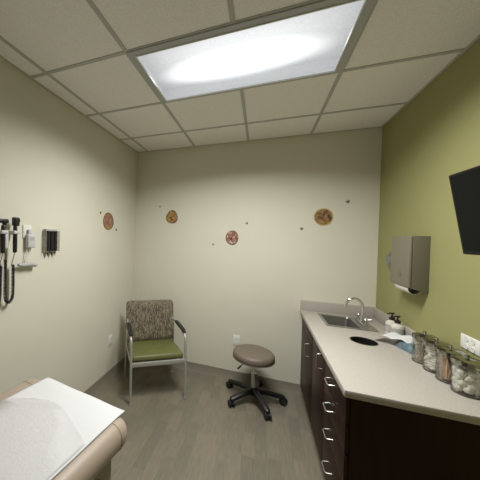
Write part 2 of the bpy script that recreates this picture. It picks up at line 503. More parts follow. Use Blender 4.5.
# ================================================================== BASE CABINETS
FX = 0.42           # front plane of doors
CY0 = 1.545         # near end of the run
def pull(parent, c, axis, ln=0.085, out=0.034):
    """C-shaped wire pull; c = centre on the front plane (local), axis 'y' or 'z'"""
    b = BM()
    h = ln / 2
    if axis == 'y': pts = [(0.002, -h, 0), (-out, -h * 0.94, -0.006), (-out, h * 0.94, -0.006), (0.002, h, 0)]
    else: pts = [(0.002, 0, -h), (-out, 0, -h * 0.94), (-out, 0, h * 0.94), (0.002, 0, h)]
    add_tube(b, fillet([Vector(c) + Vector(p) for p in pts], 0.014), 0.0042, 10)
    o = obj('handle', b, M['steel'], parent)
    o['label'] = 'bright steel wire pull'
    return o

def front(name, parent, y0, y1, z0, z1):
    b = BM(); add_box(b, (FX, y0 + 0.0025, z0 + 0.0025), (FX + 0.019, y1 - 0.0025, z1 - 0.0025), bevel=0.002)
    return obj(name, b, M['cab'], parent, True, 30)

def cabinet(name, label, y0, y1, cut_top=False):
    t = thing(name, label, 'cabinet', (0, 0, 0))
    b = BM()
    x0 = FX + 0.02
    top = 0.845
    add_box(b, (x0, y0, 0.10), (RX - 0.012, y0 + 0.018, top))
    add_box(b, (x0, y1 - 0.018, 0.10), (RX - 0.012, y1, top))
    add_box(b, (x0, y0 + 0.018, 0.10), (RX - 0.012, y1 - 0.018, 0.118))
    add_box(b, (RX - 0.03, y0 + 0.018, 0.118), (RX - 0.012, y1 - 0.018, top))
    add_box(b, (x0, y0 + 0.018, top - 0.05), (x0 + 0.018, y1 - 0.018, top))
    obj('body', b, M['cab'], t, False)
    b = BM(); add_box(b, (FX + 0.085, y0, 0.0), (RX - 0.012, y1, 0.10))
    k = obj('toe_kick', b, M['baseboard'], t, False)
    return t

t = cabinet('sink_cabinet', 'dark wood sink cabinet with one door at the far wall end of the counter run', 2.43, 3.042)
front('drawer_front', t, 2.43, 3.04, 0.72, 0.845)
d = front('door', t, 2.43, 3.04, 0.10, 0.72); pull(d, (FX, 2.60, 0.635), 'z', 0.115)
t = cabinet('door_cabinet', 'narrow dark wood cabinet with a single full door, between sink cabinet and drawers', 2.005, 2.428)
d = front('door', t, 2.005, 2.428, 0.10, 0.845); pull(d, (FX, 2.085, 0.765), 'z', 0.105)
t = cabinet('drawer_cabinet', 'dark wood cabinet with four drawers at the near end of the counter', CY0, 2.003)
for z0, z1, zh in ((0.685, 0.845, 0.772), (0.535, 0.685, 0.606), (0.375, 0.535, 0.456), (0.10, 0.375, 0.255)):
    d = front('drawer', t, CY0, 2.003, z0, z1); pull(d, (FX, 1.80 if zh != 0.606 else 1.82, zh), 'y', 0.092)

# ================================================================== COUNTERTOP
b = BM(); add_box(b, (0.398, 1.496, 0.847), (RX - 0.002, D - 0.002, 0.885), bevel=0.006)
ct = obj('countertop', b, M['counter'], None, True, 30)
tag(ct, 'long speckled beige laminate countertop with splash strips along both walls', 'countertop')
c1 = BM(); add_box(c1, (0.556, 2.582, 0.80), (0.790, 2.912, 0.95))
c2 = BM(); add_lathe(c2, [(0, -0.1), (0.078, -0.1), (0.078, 0.1), (0, 0.1)], (0.713, 2.285, 0.885), 40)
bmesh.ops.recalc_face_normals(c2, faces=c2.faces)
boolean_cut(ct, [c1, c2])
b = BM()
add_box(b, (0.400, D - 0.021, 0.885), (RX - 0.021, D - 0.001, 0.985), bevel=0.002)
add_box(b, (RX - 0.021, 1.498, 0.885), (RX - 0.001, D - 0.001, 0.985), bevel=0.002)
obj('backsplash', b, M['counter'], ct, True, 30)

# ================================================================== SINK
t = thing('sink', 'small rectangular stainless steel drop-in sink near the far wall', 'sink', (0.718, 2.747, 0.886))
hx, hy = 0.178, 0.186
b = BM()
bx0, bx1, by0, by1 = -0.160, 0.070, -0.160, 0.160     # bowl opening
for lo_, hi_ in (((-hx, -hy, 0), (bx0, hy, 0.004)), ((bx1, -hy, 0), (hx, hy, 0.004)), ((bx0, -hy, 0), (bx1, by0, 0.004)), ((bx0, by1, 0), (bx1, hy, 0.004))):
    add_box(b, lo_, hi_)
add_tube(b, [(-hx, -hy, 0.003), (hx, -hy, 0.003), (hx, hy, 0.003), (-hx, hy, 0.003)], 0.004, 8, closed=True)
obj('rim', b, M['steel'], t, True, 30)
b = BM()
def rrect(x0, x1, y0, y1, r, z, n=5):
    out = []
    for cx_, cy_, a0 in ((x1 - r, y1 - r, 0), (x0 + r, y1 - r, PI / 2), (x0 + r, y0 + r, PI), (x1 - r, y0 + r, 1.5 * PI)):
        for k in range(n + 1):
            a = a0 + PI / 2 * k / n
            out.append((cx_ + r * math.cos(a), cy_ + r * math.sin(a), z))
    return out
levels = [(0.0, 0.004, 0.02), (0.002, -0.004, 0.03), (0.004, -0.13, 0.035), (0.012, -0.15, 0.04), (0.03, -0.158, 0.04)]
prev = None
for ins, z, r in levels:
    ring = [b.verts.new(p) for p in rrect(bx0 + ins, bx1 - ins, by0 + ins, by1 - ins, r, z)]
    if prev:
        for j in range(len(ring)):
            b.faces.new((prev[j], prev[(j + 1) % len(ring)], ring[(j + 1) % len(ring)], ring[j]))
    prev = ring
b.faces.new(prev)
bowl = obj('bowl', b, M['sink_steel'], t)
b = BM(); add_lathe(b, [(0, 0.002), (0.02, 0.002), (0.024, 0.006), (0.034, 0.004), (0.036, 0)], (-0.045, 0, -0.159), 24)
obj('drain', b, M['chrome'], t)

# ================================================================== FAUCET
t = thing('faucet', 'chrome gooseneck faucet standing on the sink deck', 'faucet', (0.845, 2.765, 0.8905))
b = BM()
add_tube(b, [(0, -0.10, 0.006), (0, -0.05, 0.008), (0, 0, 0.009), (0, 0.05, 0.008), (0, 0.10, 0.006)], [0.018, 0.022, 0.023, 0.022, 0.018], 12, flat=0.35)
obj('base_plate', b, M['chrome'], t)
b = BM()
pts = [(0, 0, 0.005), (0, 0, 0.04), (0, 0, 0.15)] + [(-0.06 + 0.06 * math.cos(a), 0, 0.15 + 0.06 * math.sin(a)) for a in [PI * k / 10 for k in range(1, 11)]] + [(-0.123, 0, 0.125)]
add_tube(b, pts, [0.018, 0.0125] + [0.0105] * (len(pts) - 3) + [0.0118], 14)
obj('spout', b, M['chrome'], t)
for s, mt in ((1, 'steel'), (-1, 'steel')):
    b = BM()
    add_lathe(b, [(0, 0), (0.017, 0), (0.014, 0.03), (0.016, 0.045), (0.010, 0.055), (0, 0.056)], (0, s * 0.085, 0.008), 20)
    add_tube(b, [(0, s * 0.085, 0.052), (0.012, s * 0.098, 0.058), (0.034, s * 0.118 if s > 0 else -0.10, 0.062)], [0.007, 0.006, 0.009], 10, flat=0.6)
    o = obj('handle', b, M[mt], t)

# ================================================================== WASTE CHUTE
t = thing('waste_chute', 'round dark opening in the countertop for dropping waste', 'opening', (0.713, 2.285, 0.885))
b = BM(); add_lathe(b, [(0.0765, 0.0008), (0.0765, 0.003), (0.082, 0.003), (0.083, 0.0004)], n=40); obj('ring', b, M['black_plastic'], t)
b = BM(); add_lathe(b, [(0.0765, 0.002), (0.0765, -0.20), (0, -0.20)], n=40); obj('sleeve', b, M['black_plastic'], t)

# ================================================================== SOAP BOTTLES
def soap(label, x, y, proto=None):
    if proto:
        c = copy_tree(proto); c.location = (x, y, 0.8855); c['label'] = label; return c
    t = thing('soap_bottle', label, 'soap bottle', (x, y, 0.8855), 0, 'soap bottles by the sink')
    b = BM()
    add_lathe(b, [(0, 0), (0.036, 0), (0.039, 0.004), (0.039, 0.088), (0.034, 0.100), (0.018, 0.108), (0.016, 0.117), (0, 0.117)], n=28)
    obj('bottle', b, M['soap'], t)
    b = BM(); add_lathe(b, [(0.0396, 0.02), (0.0396, 0.08)], n=28)
    obj('label_band', b, M['soap_label'], t)
    b = BM()
    add_lathe(b, [(0, 0.116), (0.018, 0.116), (0.018, 0.134), (0.013, 0.138), (0.006, 0.140), (0.005, 0.162), (0, 0.162)], n=20)
    add_tube(b, [(0.012, 0, 0.165), (-0.010, 0, 0.166), (-0.032, 0, 0.160)], [0.010, 0.008, 0.005], 10, flat=0.7)
    o = obj('pump', b, M['black_plastic'], t); o['label'] = 'black pump top'
    return t
s1 = soap('white soap bottle with black pump, the one nearer the faucet', 0.972, 2.548)
soap('white soap bottle with black pump, the one nearer the glass jars', 0.972, 2.460, s1)

# ================================================================== BLUE PACK AND FOLDED PAPER
def crumple(x0, x1, y0, y1, z0, h, nx=14, ny=14, seed=1):
    rnd = random.Random(seed)
    b = BM()
    g = []
    for i in range(nx + 1):
        row = []
        for j in range(ny + 1):
            u, v = i / nx, j / ny
            e_ = min(u, 1 - u, v, 1 - v)
            z = z0 + h * (1 - (1 - min(1, e_ * 5)) ** 2) * (0.75 + 0.25 * rnd.random()) + 0.001
            row.append(b.verts.new((x0 + (x1 - x0) * u + rnd.uniform(-.002, .002), y0 + (y1 - y0) * v + rnd.uniform(-.002, .002), z)))
        g.append(row)
    for i in range(nx):
        for j in range(ny):
            b.faces.new((g[i][j], g[i + 1][j], g[i + 1][j + 1], g[i][j + 1]))
    low = {}
    border = [g[i][0] for i in range(nx + 1)] + [g[nx][j] for j in range(1, ny + 1)] + [g[i][ny] for i in range(nx - 1, -1, -1)] + [g[0][j] for j in range(ny - 1, 0, -1)]
    lows = [b.verts.new((v.co.x, v.co.y, z0)) for v in border]
    for k in range(len(border)):
        k2 = (k + 1) % len(border)
        b.faces.new((border[k], border[k2], lows[k2], lows[k]))
    b.faces.new(lows)
    return b
b = crumple(-0.045, 0.045, -0.075, 0.075, 0, 0.05, seed=4)
o = obj('plastic_pack', b, M['blue_pack'], None, True, 60)
o.location = (0.952, 2.235, 0.8855); o.rotation_euler = (0, 0, 0.25)
tag(o, 'crumpled blue plastic pack on the counter beside the glass jars', 'pack')
b = BM()
n = 16
rows = []
for i in range(n + 1):
    u = i / n * 2 - 1
    row = []
    for j in range(7):
        v = j / 6 * 2 - 1
        z = 0.054 - 0.018 * abs(u) ** 1.5 + 0.010 * math.exp(-((abs(u) - 0.5) * 4) ** 2) - 0.010 * math.exp(-(u * 6) ** 2) - (0.035 * max(0, -u - 0.3) if True else 0)
        row.append(b.verts.new((u * 0.105, v * 0.068 + 0.012 * math.sin(u * 2), z + 0.004 * v)))
    rows.append(row)
for i in range(n):
    for j in range(6): b.faces.new((rows[i][j], rows[i + 1][j], rows[i + 1][j + 1], rows[i][j + 1]))
o = obj('folded_paper', b, M['paper'], None, True, 60)
md = o.modifiers.new('thick', 'SOLIDIFY'); md.thickness = 0.0012
o.location = (0.915, 2.318, 0.893); o.rotation_euler = (0, 0, -0.8)
tag(o, 'white paper sheet folded open lying on the blue pack', 'paper')

# ================================================================== GLASS JARS
JR, JH = 0.0535, 0.158
def make_jar():
    t = thing('glass_jar', '', 'jar', (0, 0, 0), 0, 'glass supply jars along the green wall')
    b = BM()
    add_lathe(b, [(0, 0.0), (JR - 0.006, 0.0), (JR, 0.005), (JR, JH), (JR - 0.003, JH), (JR - 0.003, 0.008), (0, 0.007)], n=36)
    obj('jar_body', b, M['glass'], t)
    b = BM(); add_tube(b, [((JR - 0.004) * math.cos(a), (JR - 0.004) * math.sin(a), 0.0045) for a in [2 * PI * k / 36 for k in range(36)]], 0.0035, 8, closed=True)
    o = obj('base_rim', b, mat('thick_glass_base', (0.10, 0.09, 0.07), 0.2), t)
    b = BM(); add_lathe(b, [(JR + 0.003, JH - 0.014), (JR + 0.003, JH + 0.004), (JR - 0.002, JH + 0.007), (0.012, JH + 0.011), (0.006, JH + 0.013), (0.005, JH + 0.018), (0.010, JH + 0.025), (0.008, JH + 0.031), (0, JH + 0.032)], n=36)
    o = obj('lid', b, M['lid'], t)
    o['label'] = 'polished metal lid with small round knob'
    return t
M['lid'] = mat('polished_lid', (0.36, 0.36, 0.32), 0.14, 1.0)
JP = [(0.938, 2.040), (0.941, 1.930), (0.944, 1.820), (0.948, 1.707)]
JL = ['glass jar of thin brown swab sticks, farthest of the four jars',
      'glass jar full of folded white gauze, second of the four jars from the sink',
      'glass jar of tan wooden tongue depressors, third of the four jars from the sink',
      'glass jar of white cotton balls, nearest of the four jars, below the wall outlet']
j0 = make_jar()
for i, ((x, y), lab) in enumerate(zip(JP, JL)):
    j = j0 if i == 0 else copy_tree(j0)
    j.location = (x, y, 0.8855); j['label'] = lab
ZJ = 0.8855 + 0.009
# sticks
def stick_mesh(w, th, ln, rounded=True):
    b = BM()
    n = 6
    pts = []
    for k in range(n + 1):
        a = PI * k / n
        pts.append((w / 2 * math.cos(a), ln - w / 2 + w / 2 * math.sin(a)))
    for k in range(n + 1):
        a = PI + PI * k / n
        pts.append((w / 2 * math.cos(a), w / 2 + w / 2 * math.sin(a)))
    f = [b.verts.new((x, -th / 2, z)) for x, z in pts]; g = [b.verts.new((x, th / 2, z)) for x, z in pts]
    b.faces.new(f); b.faces.new(g[::-1])
    for k in range(len(f)): b.faces.new((f[k], f[(k + 1) % len(f)], g[(k + 1) % len(f)], g[k]))
    return b
def place_sticks(name, bmf, mt, jar, n, ln, label, cat, group, seed, rr):
    rnd = random.Random(seed)
    first = None
    jx, jy = jar
    for k in range(n):
        if first is None:
            o = obj(name, bmf, mt, None, True, 40); first = o
        else:
            o = first.copy(); COL.objects.link(o)
        a = k * 2.39996 + rnd.uniform(-0.2, 0.2); r = rr * math.sqrt((k + 0.5) / n)
        a2 = a + rnd.uniform(-0.9, 0.9); r2 = min(rr * 1.05, max(0.004, r + rnd.uniform(-0.010, 0.014)))
        p0 = Vector((jx + r * math.cos(a), jy + r * math.sin(a), ZJ + 0.002)); 
        p1xy = Vector((jx + r2 * math.cos(a2), jy + r2 * math.sin(a2)))
        dx = p1xy - p0.xy
        dz = math.sqrt(max(0.0001, ln * ln - dx.length_squared))
        d = Vector((dx.x, dx.y, dz)).normalized()
        o.rotation_mode = 'QUATERNION'
        o.rotation_quaternion = d.to_track_quat('Z', 'Y') @ Matrix.Rotation(rnd.uniform(0, PI), 3, 'Z').to_quaternion()
        o.location = p0
        tag(o, label, cat, group)
b_sw = BM(); add_tube(b_sw, [(0, 0, 0), (0, 0, 0.10), (0, 0, 0.102), (0, 0, 0.112), (0, 0, 0.122), (0, 0, 0.124)], [0.0016, 0.0016, 0.0022, 0.004, 0.003, 0.001], 8)
place_sticks('swab_stick', b_sw, M['swab'], JP[0], 34, 0.124, 'thin brown swab stick in the farthest glass jar', 'swab', 'swab sticks in the farthest jar', 3, 0.036)
place_sticks('tongue_depressor', stick_mesh(0.018, 0.0018, 0.125), M['wood_stick'], JP[2], 42, 0.125, 'tan wooden tongue depressor in the third glass jar', 'tongue depressor', 'tongue depressors in the third jar', 5, 0.033)
# gauze pads stacked in the second jar
rnd = random.Random(11)
def pad_mesh():
    b = BM(); add_box(b, (-0.0345, -0.0345, 0), (0.0345, 0.0345, 0.0125), bevel=0.005, seg=3)
    for v in b.verts:
        v.co.z += 0.0012 * math.sin(v.co.x * 150) + 0.001 * math.cos(v.co.y * 170)
    return b
first = None
for k in range(10):
    if first is None: o = first = obj('gauze_pad', pad_mesh(), M['gauze'], None, True, 60)
    else: o = first.copy(); COL.objects.link(o)
    o.location = (JP[1][0] + rnd.uniform(-.002, .002), JP[1][1] + rnd.uniform(-.002, .002), ZJ + 0.001 + k * 0.0136)
    o.rotation_euler = (rnd.uniform(-.03, .03), rnd.uniform(-.03, .03), rnd.uniform(0, 3.1))
    tag(o, 'folded white gauze pad stacked in the second glass jar', 'gauze', 'gauze pads in the second jar')
# cotton balls
def cotton_mesh(seed):
    rnd = random.Random(seed)
    b = BM(); bmesh.ops.create_icosphere(b, subdivisions=3, radius=0.0175)
    ph = [rnd.uniform(0, 6) for _ in range(6)]
    for v in b.verts:
        d = v.co.normalized()
        v.co *= 1 + 0.06 * math.sin(d.x * 7 + ph[0]) + 0.05 * math.sin(d.y * 9 + ph[1]) + 0.05 * math.sin(d.z * 8 + ph[2])
    return b
protos = []
pts = []
rnd = random.Random(21)
for layer in range(4):
    z = ZJ + 0.018 + layer * 0.0265
    off = rnd.uniform(0, 1)
    for (rad, cnt) in ((0.0325, 6), (0.0, 1)):
        for k in range(cnt):
            a = 2 * PI * (k + off) / max(cnt, 1)
            pts.append((JP[3][0] + rad * math.cos(a), JP[3][1] + rad * math.sin(a), z + rnd.uniform(-.003, .003)))
for k, p in enumerate(pts):
    if k < 4: o = obj('cotton_ball', cotton_mesh(k), M['cotton'], None, True, 180); protos.append(o)
    else: o = protos[k % 4].copy(); COL.objects.link(o)
    o.location = p; o.rotation_euler = (rnd.uniform(0, 6), rnd.uniform(0, 6), rnd.uniform(0, 6))
    tag(o, 'white cotton ball in the nearest glass jar', 'cotton ball', 'cotton balls in the nearest jar')

# ================================================================== WALL OUTLETS
def outlet(name, label, loc, rz, w=0.072, h=0.116, gangs=1, group=None):
    """plate facing local -y"""
    t = thing(name, label, 'outlet', loc, rz, group)
    b = BM(); add_box(b, (-w / 2, -0.006, -h / 2), (w / 2, 0, h / 2), bevel=0.003)
    obj('cover_plate', b, M['white_plastic'], t)
    for g in range(gangs):
        gx_ = (g - (gangs - 1) / 2) * 0.046
        for s in (-1, 1):
            b = BM()
            add_tube(b, [(gx_, -0.0055, s * 0.020), (gx_, -0.0085, s * 0.020)], 0.0155, 20)
            sk = obj('socket', b, M['white_plastic'], t)
            b = BM()
            for dx in (-0.005, 0.005): add_box(b, (gx_ + dx - 0.0006, -0.009, s * 0.020 + 0.001), (gx_ + dx + 0.0006, -0.0084, s * 0.020 + 0.007))
            add_tube(b, [(gx_, -0.0083, s * 0.020 - 0.007), (gx_, -0.009, s * 0.020 - 0.007)], 0.0013, 8)
            obj('slots', b, M['dark'], sk, False)
    return t
outlet('wall_outlet', 'white electrical outlet low on the far wall behind the stool', (-0.228, D, 0.45), 0)
outlet('wall_outlet', 'white electrical outlet low on the left wall beside the armchair', (L, 2.48, 0.435), PI / 2)
outlet('wall_outlet', 'white double outlet on the green wall above the glass jars', (RX, 1.845, 1.087), -PI / 2, 0.135, 0.075, 2)

# ================================================================== PAPER TOWEL DISPENSER
t = thing('towel_dispenser', 'tall grey paper towel dispenser mounted on the green wall', 'dispenser', (RX, 2.36, 1.31))
y0, y1 = -0.135, 0.135
def prism(prof, ya, yb, bev=0.0):
    b = BM()
    A = [b.verts.new((x, ya, z)) for x, z in prof]; B_ = [b.verts.new((x, yb, z)) for x, z in prof]
    b.faces.new(A); b.faces.new(B_[::-1])
    k = len(prof)
    for i in range(k): b.faces.new((A[i], A[(i + 1) % k], B_[(i + 1) % k], B_[i]))
    bmesh.ops.recalc_face_normals(b, faces=b.faces)
    if bev: bmesh.ops.bevel(b, geom=list(b.edges), offset=bev, segments=3, profile=0.5, affect='EDGES')
    return b
b = prism([(0, -0.035), (0, 0.345), (-0.088, 0.345), (-0.088, -0.011)], y0, y1, 0.003)
obj('back_body', b, M['dispenser_shaded'], t, True, 30)
b = prism([(-0.0885, -0.012), (-0.0885, 0.345), (-0.104, 0.342), (-0.107, -0.006)], y0, y1, 0.006)
o = obj('front_cover', b, M['dispenser'], t, True, 30)
b = BM(); add_box(b, (-0.1085, -0.03, 0.055), (-0.1045, 0.0, 0.085), bevel=0.001); add_tube(b, [(-0.104, -0.015, 0.10), (-0.1075, -0.015, 0.10)], 0.008, 14)
obj('latch', b, M['dispenser_shaded'], o)
b = BM()
g = [[b.verts.new((-0.060 + 0.040 * math.cos(a), -0.11 + 0.19 * j / 6, -0.004 - 0.048 * math.sin(a) ** 0.8)) for j in range(7)] for a in [PI * k / 8 for k in range(9)]]
for i in range(8):
    for j in range(6): b.faces.new((g[i][j], g[i + 1][j], g[i + 1][j + 1], g[i][j + 1]))
o = obj('paper_towel', b, M['towel'], t); o['label'] = 'white paper towel edge hanging out below'
md = o.modifiers.new('thick', 'SOLIDIFY'); md.thickness = 0.0015

# small domed fitting behind it
t = thing('wall_fitting', 'rounded silver grey fitting on the green wall just beyond the towel dispenser', 'fitting', (RX, 2.745, 1.455))
b = BM(); add_lathe(b, [(0, 0), (0.075, 0), (0.075, 0.008), (0.066, 0.016), (0, 0.016)], n=28, mtx=Matrix.Rotation(-PI / 2, 4, 'Y')); obj('mounting_ring', b, M['dispenser'], t)
b = BM(); add_lathe(b, [(0.056, 0.014), (0.052, 0.024), (0.036, 0.035), (0.018, 0.040), (0, 0.041)], n=28, mtx=Matrix.Rotation(-PI / 2, 4, 'Y')); obj('dome', b, M['sink_steel'], t)

# ================================================================== TV
t = thing('wall_television', 'flat black television tilted down from an arm on the green wall', 'television', (0.905, 1.38, 1.755))
tilt = math.atan2(0.067, 0.391)
# local panel frame: x = outwards (to -x world), built upright then tilted
RT = Matrix.Rotation(-tilt, 4, 'Y')
b = BM(); add_box(b, (-0.010, -0.355, -0.198), (0.022, 0.355, 0.198), RT, bevel=0.005); tvb = obj('bezel', b, mat('bezel_black', (0.006, 0.006, 0.006), 0.5, spec=0.15), t, True, 30)
b = BM(); add_box(b, (-0.0115, -0.340, -0.180), (-0.0100, 0.340, 0.186), RT); obj('screen', b, mat('screen_black', (0.006, 0.007, 0.006), 0.45, spec=0.05), t, False)
b = BM(); add_box(b, (0.022, -0.22, -0.14), (0.045, 0.22, 0.12), RT, bevel=0.01); obj('rear_case', b, M['black_plastic'], t, True, 30)
b = BM()
add_box(b, (0.118, -0.05, -0.24), (0.128, 0.07, 0.10)); add_box(b, (0.04, -0.02, -0.03), (0.12, 0.02, 0.03)); add_box(b, (0.044, -0.10, -0.10), (0.055, 0.10, 0.10))
obj('wall_mount', b, M['grey_plastic'], t, False)

# ================================================================== ARMCHAIR
ang = math.radians(34.5)     # local x = to the sitter's left seen from front; local -y faces the room
fc = Vector(((-1.13 - 0.65) / 2, (2.188 + 2.481) / 2, 0))
t = thing('armchair', 'metal-framed armchair with olive seat and wave-pattern back in the corner', 'chair', fc, ang)
W2 = 0.272
def bent(prof_fn, nx, ny):
    b = BM()
    return b
def cushion(w, d, h, crown=0.02, cx=0, cy=0, cz=0, nx=20, ny=20, e_=6.0, flat_bottom=True, taper=0.0):
    """superellipse padded block"""
    b = BM()
    def pt(i, j, top):
        u, v = i / nx * 2 - 1, j / ny * 2 - 1
        m = (abs(u) ** e_ + abs(v) ** e_) ** (1 / e_)
        k = max(abs(u), abs(v))
        s = (k / m) if m > 1e-6 else 1
        s = s if k > 0 else 1
        uu, vv = u * (1 + (s - 1)), v * (1 + (s - 1))
        edge = max(0.0, 1 - k ** 10)
        zz = h / 2 * (edge ** 0.5) + (crown * (1 - k ** 2) if top else 0)
        if not top: zz = -h / 2 * (edge ** 0.5)
        ww = w * (1 - taper * (vv + 1) / 2)
        return (cx + uu * ww / 2, cy + vv * d / 2, cz + zz)
    T_ = [[b.verts.new(pt(i, j, True)) for j in range(ny + 1)] for i in range(nx + 1)]
    B2 = [[(T_[i][j] if i in (0, nx) or j in (0, ny) else b.verts.new(pt(i, j, False))) for j in range(ny + 1)] for i in range(nx + 1)]
    for i in range(nx):
        for j in range(ny):
            b.faces.new((T_[i][j], T_[i + 1][j], T_[i + 1][j + 1], T_[i][j + 1]))
            b.faces.new((B2[i][j], B2[i][j + 1], B2[i + 1][j + 1], B2[i + 1][j]))
    return b
b = BM()
# seat pad: rounded box, sloping slightly back
add_box(b, (-0.262, 0.008, 0.385), (0.262, 0.475, 0.445), Matrix.Translation((0, 0, 0.0)) @ Matrix.Rotation(-0.05, 4, 'X'), bevel=0.026, seg=4)
for v in b.verts:
    if v.co.z > 0.43 - v.co.y * 0.05: v.co.z += 0.012 * (1 - (v.co.x / 0.26) ** 2)
obj('seat', b, M['olive_vinyl'], t, True, 50)
b = BM()
tb = Matrix.Translation((0, 0.445, 0.44)) @ Matrix.Rotation(-0.17, 4, 'X')
bb = cushion(0.555, 0.45, 0.055, 0.008, nx=16, ny=16, e_=14, cy=0)
bmesh.ops.transform(bb, matrix=tb @ Matrix.Translation((0, 0, 0.205)) @ Matrix.Rotation(PI / 2, 4, 'X'), verts=bb.verts)
b.free()
obj('backrest', bb, M['weave'], t, True, 60)
# frame rails under the seat
b = BM()
add_box(b, (-0.265, 0.0, 0.352), (0.265, 0.022, 0.392), bevel=0.004)
add_box(b, (-0.262, 0.46, 0.34), (0.262, 0.48, 0.37), bevel=0.004)
for s in (-1, 1): add_box(b, (s * 0.262 - 0.012, 0.01, 0.350), (s * 0.262 + 0.012, 0.47, 0.378), bevel=0.004)
for s in (-1, 1): add_box(b, (s * 0.19 - 0.012, 0.452, 0.35), (s * 0.19 + 0.012, 0.466, 0.46), Matrix.Rotation(0, 4, 'X'), bevel=0.003)
obj('seat_frame', b, M['silver_paint'], t, True, 30)
for s in (-1, 1):
    b = BM()
    pts = fillet([(s * W2, -0.004, 0.008), (s * W2, 0.006, 0.40), (s * W2, 0.030, 0.615), (s * W2, 0.14, 0.640)], 0.10, 8)
    add_tube(b, pts, 0.0125, 12, flat=1.15)
    add_tube(b, fillet([(s * W2, 0.13, 0.638), (s * W2, 0.40, 0.655), (s * W2 * 0.97, 0.455, 0.65)], 0.03, 4), 0.0105, 12)
    obj('leg', b, M['silver_paint'], t)
    b = BM()
    add_tube(b, fillet([(s * W2, 0.50, 0.008), (s * W2, 0.455, 0.40), (s * W2 * 0.985, 0.452, 0.60), (s * W2 * 0.93, 0.485, 0.68)], 0.10, 6), 0.0118, 12)
    obj('leg', b, M['silver_paint'], t)
    for yy in (-0.004, 0.50):
        b = BM(); add_lathe(b, [(0, 0.0), (0.014, 0.0), (0.016, 0.006), (0.014, 0.02), (0, 0.02)], (s * W2, yy, 0.0), 14)
        obj('foot_glide', b, M['grey_plastic'], t)
    b = BM()
    pts = [(s * W2, 0.055, 0.638), (s * W2, 0.10, 0.652), (s * W2, 0.20, 0.656), (s * W2, 0.30, 0.659), (s * W2, 0.36, 0.659)]
    add_tube(b, pts, [0.017, 0.023, 0.025, 0.025, 0.018], 14, flat=0.62)
    o = obj('armrest', b, M['black_plastic'], t)

# ================================================================== STOOL
t = thing('rolling_stool', 'round taupe rolling stool on a black five-wheeled base', 'stool', (-0.026, 2.735, 0))
SC = Vector((-0.012, -0.045, 0))
b = BM()
add_lathe(b, [(0, 0.425), (0.16, 0.425), (0.178, 0.430), (0.190, 0.442), (0.194, 0.462), (0.192, 0.484), (0.182, 0.500), (0.165, 0.508), (0.10, 0.511), (0, 0.512)], SC, 48)
st = obj('seat', b, M['taupe_vinyl'], t, True, 50)
b = BM(); add_tube(b, [SC + Vector((0.1935 * math.cos(a), 0.1935 * math.sin(a), 0.442)) for a in [2 * PI * k / 48 for k in range(48)]], 0.0025, 6, closed=True); obj('seam', b, M['taupe_vinyl'], st)
b = BM(); add_lathe(b, [(0, 0.412), (0.085, 0.412), (0.085, 0.426), (0, 0.426)], SC, 24)
add_lathe(b, [(0, 0.36), (0.03, 0.36), (0.035, 0.412), (0, 0.412)], SC, 24); obj('seat_plate', b, M['black_plastic'], t, True, 30)
b = BM(); add_tube(b, [SC + Vector((-0.01, -0.02, 0.405)), SC + Vector((-0.09, -0.05, 0.385)), SC + Vector((-0.125, -0.065, 0.355))], 0.0045, 8)
add_tube(b, [SC + Vector((-0.112, -0.060, 0.365)), SC + Vector((-0.140, -0.070, 0.335))], 0.008, 8); obj('lever', b, M['black_plastic'], t)
b = BM(); add_tube(b, [(0, 0, 0.22), SC * 0.7 + Vector((0, 0, 0.37))], 0.013, 16); obj('piston', b, M['chrome'], t)
b = BM(); add_lathe(b, [(0, 0.10), (0.030, 0.10), (0.027, 0.27), (0.024, 0.275), (0, 0.275)], n=24); obj('column', b, M['steel'], t)
b = BM()
add_lathe(b, [(0, 0.065), (0.05, 0.065), (0.055, 0.085), (0.045, 0.12), (0.034, 0.135), (0, 0.135)], n=24)
for k in range(5):
    a = math.radians(9 + 72 * k)
    d = Vector((math.cos(a), math.sin(a), 0))
    add_tube(b, [d * 0.02 + Vector((0, 0, 0.10)), d * 0.12 + Vector((0, 0, 0.097)), d * 0.27 + Vector((0, 0, 0.072)), d * 0.285 + Vector((0, 0, 0.070))], [0.036, 0.033, 0.028, 0.018], 12, flat=0.8)
obj('star_base', b, M['black_plastic'], t, True, 50)
for k in range(5):
    a = math.radians(9 + 72 * k)
    c = Vector((math.cos(a), math.sin(a), 0)) * 0.275
    sw = a + 0.9 + k * 1.7
    ax = Vector((math.cos(sw), math.sin(sw), 0))
    b = BM()
    add_tube(b, [c + Vector((0, 0, 0.03)), c + Vector((0, 0, 0.075))], 0.009, 10)
    add_tube(b, [c + ax * 0.012 + Vector((0, 0, 0.032)), c - ax * 0.012 + Vector((0, 0, 0.032))], 0.020, 14)
    cs = obj('caster', b, M['black_plastic'], t, True, 40)
    for s in (-1, 1):
        b = BM()
        add_tube(b, [c + ax * s * 0.010 + Vector((0, 0, 0.0322)), c + ax * s * 0.014 + Vector((0, 0, 0.0322)), c + ax * s * 0.026 + Vector((0, 0, 0.0322)), c + ax * s * 0.028 + Vector((0, 0, 0.0322))], [0.029, 0.032, 0.032, 0.026], 20)
        obj('wheel', b, M['black_rubber'], cs, True, 40)

